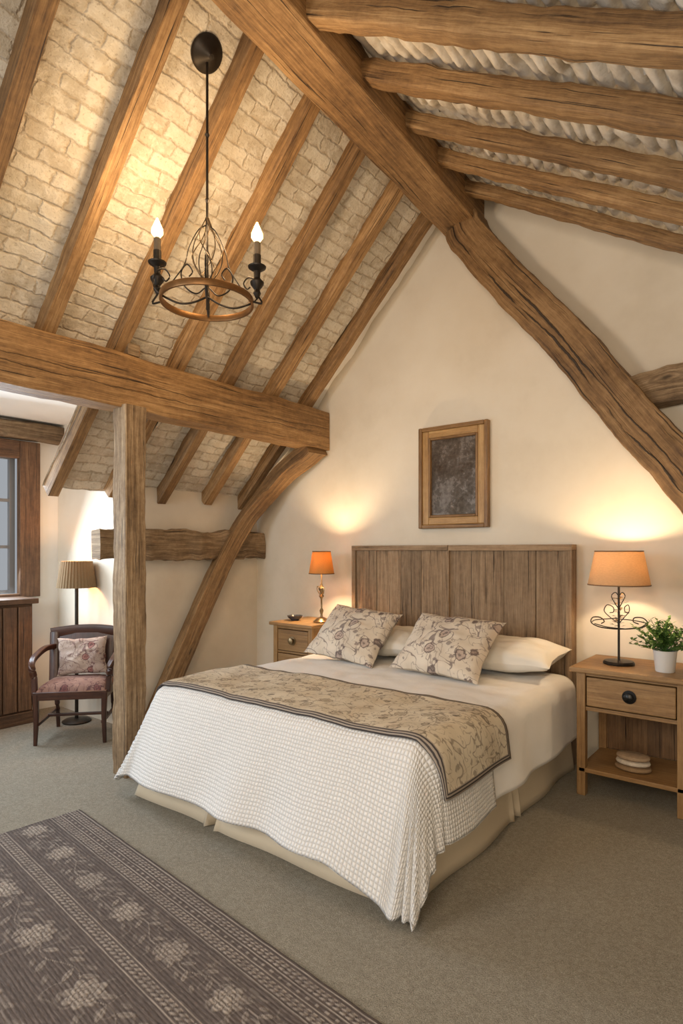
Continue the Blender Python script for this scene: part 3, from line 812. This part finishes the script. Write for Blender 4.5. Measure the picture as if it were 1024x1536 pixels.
# wear and weave
P=P*(.62+.5*nB)*(.8+.35*nC);P=np.clip(P,0,1)
rug_me=bpy.data.meshes.new('rug')
c0=(RLn/2,-RWd/2)
zz=.014+.002*(nB-.5)+.0015*P
co=np.stack([Xg-c0[0],-Yg-c0[1],zz],-1).reshape(-1,3)
ii,jj=np.meshgrid(np.arange(nx_-1),np.arange(ny_-1),indexing='ij')
a=(ii*ny_+jj).ravel()
quads=np.stack([a,a+1,a+ny_+1,a+ny_],-1)
# underside / edge skirt
bnd=np.concatenate([np.arange(ny_),(np.arange(1,nx_)*ny_+ny_-1),((nx_-1)*ny_+np.arange(ny_-2,-1,-1)),(np.arange(nx_-2,0,-1)*ny_)])
low=co[bnd].copy();low[:,2]=0.001
nb0=len(co);co=np.concatenate([co,low]);m_=len(bnd)
sk=np.stack([bnd,nb0+np.arange(m_),nb0+(np.arange(m_)+1)%m_,np.roll(bnd,-1)],-1)
allq=np.concatenate([quads,sk])
rug_me.vertices.add(len(co));rug_me.vertices.foreach_set('co',co.ravel().astype(np.float32))
rug_me.loops.add(allq.size);rug_me.loops.foreach_set('vertex_index',allq.ravel().astype(np.int32))
rug_me.polygons.add(len(allq));rug_me.polygons.foreach_set('loop_start',np.arange(0,allq.size,4,dtype=np.int32))
rug_me.update(calc_edges=True);rug_me.validate()
at=rug_me.attributes.new('weave','FLOAT','POINT')
at.data.foreach_set('value',np.concatenate([P.ravel(),np.zeros(m_)]).astype(np.float32))
M=Mat('rug_weave',1.0)
x,y=M.xy(M.uv(1,1,'Object'))
rg=(y*(2*pi/.013)+M.noise(M.uv(8,60,'Object'),1,2)*3).f('SINE')*.5+.5
nz=M.noise(M.uv(40,260,'Object'),1,4,.6)
c=M.mix(nz.step(.3,.7),(.082,.064,.057),(.165,.132,.118))
pw=M.attr('weave')
c=M.mix(pw,c,(.50,.435,.37))
c=M.mix(rg*.4,c,(.048,.037,.033))
M.col(c);M.bump(rg*.6+nz*.6+pw*.6,.7,.006)
rug_me.materials.append(M.m)
rug=bpy.data.objects.new('rug',rug_me);COL.objects.link(rug)
RM=Matrix.Translation((-2.878,1.52,0))@Matrix.Rotation(math.radians(-5.2),4,'Z')@Matrix.Translation((c0[0],c0[1],0))
rug.matrix_world=RM
rug['label']='dark mauve brown patterned rug with cream flowers';rug['category']='rug'

# ------------------------------------------------------------------ chandelier
hx,hy=-2.19,1.76;hz=zc(hx)
rv=Vector((.781,.624,0));fv=Vector((-.624,.781,0))
t=thing('chandelier',(hx,hy,2.4),'wrought iron ring chandelier with two candle lights','chandelier')
mb=MB();mx=Matrix.Translation((hx,hy,hz-.005))@Matrix.Rotation(math.radians(180-44.8),4,'Y')
mb.lathe([(0,-.02),(.075,-.02),(.078,0),(.07,.012),(.03,.03),(.012,.045),(0,.046)],n=32,)
obj(mb,'ceiling_rose',IRON,t,xf=mx)
mb=MB();mb.sweep(line((hx,hy,hz-.02),(hx,hy,2.76),10),.012,sec='round',n=10)
for z in (3.2,2.9): mb.lathe([(.006,-.012),(.011,0),(.006,.012)],(hx,hy,z),n=12)
mb.sweep(line((hx,hy,2.76),(hx,hy,2.40),6),.01,sec='round',n=8)
obj(mb,'rod',IRON,t)
mb=MB();zr0=2.44;rr=.205
mb.sweep([(hx+rr*math.cos(a),hy+rr*math.sin(a),zr0) for a in [2*pi*k/64 for k in range(64)]],.012,.028,closed=True,chamf=.2)
obj(mb,'ring',BRONZE,t)
C=Vector((hx,hy,0))
mb=MB()
for k in range(8):
    pts=[]
    for i in range(29):
        f=i/28;a=k*2*pi/8+f*(2.6 if k%2 else -1.8);r=.006+.062*math.sin(pi*f**1.3)**.9
        pts.append((hx+r*math.cos(a),hy+r*math.sin(a),2.82-.30*f))
    mb.sweep(pts,.0055,sec='round',n=6)
obj(mb,'twisted_basket',IRONB,t)
mb=MB()
for a in (0.25,1.75,3.35,4.9):
    u=rv*math.cos(a)+fv*math.sin(a)
    def Q(r,z): return C+u*r+Vector((0,0,z))
    mb.sweep(spath([Q(0,2.46),Q(.06,2.43),Q(.12,2.42),Q(.18,2.44),Q(.205,2.455)],20),.010,sec='round',n=8)
    mb.sweep(spath([Q(.01,2.50),Q(.05,2.47),Q(.10,2.50),Q(.115,2.56),Q(.09,2.60),Q(.065,2.57),Q(.08,2.545)],28),.007,sec='round',n=6)
    mb.sweep(spath([Q(.205,2.45),Q(.235,2.49),Q(.225,2.55),Q(.19,2.57),Q(.165,2.54),Q(.18,2.515),Q(.195,2.525)],28),.007,sec='round',n=6)
    mb.sweep(spath([Q(.0,2.79),Q(.04,2.76),Q(.08,2.68),Q(.10,2.60),Q(.15,2.52),Q(.20,2.45)],24),.0055,sec='round',n=6)
obj(mb,'scroll_arm',IRON,t)
CND=plain('candle',(.10,.075,.05),.5);FLM=emis('flame',(1,.66,.26),7)
for s,dz in ((-1,0.01),(1,-.01)):
    q=C+rv*(.228*s)
    mb=MB();mb.lathe([(0,-.13),(.008,-.12),(.018,-.10),(.012,-.085),(.030,-.06),(.032,-.05),(.014,-.03),(.016,.0),(.040,.016),(.042,.022),(.018,.022),(.018,.075),(0,.075)],(q.x,q.y,2.585+dz),n=20)
    mb.sweep(spath([C+rv*(.2*s)+Vector((0,0,2.44)),C+rv*(.25*s)+Vector((0,0,2.43)),q+Vector((0,0,2.47))],10),.009,sec='round',n=6)
    obj(mb,'candle_holder',IRON,t)
    mb=MB();mb.lathe([(0,0),(.016,0),(.016,.055),(.012,.06),(0,.06)],(q.x,q.y,2.66+dz),n=16);obj(mb,'candle_sleeve',CND,t)
    mb=MB();mb.lathe([(0,0),(.014,.004),(.027,.022),(.026,.040),(.014,.068),(.004,.09),(0,.094)],(q.x,q.y,2.718+dz),n=18);obj(mb,'flame_bulb',FLM,t)
    light('chandelier_light',(q.x,q.y,2.84+dz),10 if s<0 else 16,(1,.68,.37),.08)

# ------------------------------------------------------------------ lighting
def area(name,loc,tgt,size,e,c):
    l=bpy.data.lights.new(name,'AREA');l.energy=e;l.color=c;l.size=size
    o=bpy.data.objects.new(name,l);o.location=loc;o.rotation_euler=(Vector(tgt)-Vector(loc)).to_track_quat('-Z','Y').to_euler();COL.objects.link(o)
area('room_fill',(-.3,-1.2,2.2),(-2,2.8,1.5),1.0,42,(1,.82,.62))  # added warm fill from behind the camera, no lamp hangs there
area('ceiling_fill',(.3,-.6,1.0),(-1.2,2.4,3.4),1.0,22,(1,.78,.54))  # added uplight to brighten the right roof slope, not a real fixture
area('daylight_window',(-4.85,1.6,1.5),(-2.5,1.2,.2),.9,46,(.74,.87,1))
area('rear_fill',(-2.9,-1.3,1.8),(-2.7,1.6,.2),1.2,46,(.82,.91,1))  # added cool fill at the open rear end, no window there
area('recess_fill',(-4.2,.75,1.2),(-4.4,2.2,2.2),.6,6,(.95,.95,1))  # extra fill added to lift the dim recess ceiling, separate from the window
w=bpy.data.worlds.new('World');bpy.context.scene.world=w;w.use_nodes=True
w.node_tree.nodes['Background'].inputs[0].default_value=(.88,.93,1,1);w.node_tree.nodes['Background'].inputs[1].default_value=.4

cam=bpy.data.cameras.new('Camera');co_=bpy.data.objects.new('Camera',cam);COL.objects.link(co_)
co_.location=(0,0,1.3);co_.rotation_euler=(pi/2,0,math.radians(38.6));cam.lens=900/1536*36;cam.sensor_width=36;cam.shift_y=58/1536
cam.clip_start=.05
bpy.context.scene.camera=co_
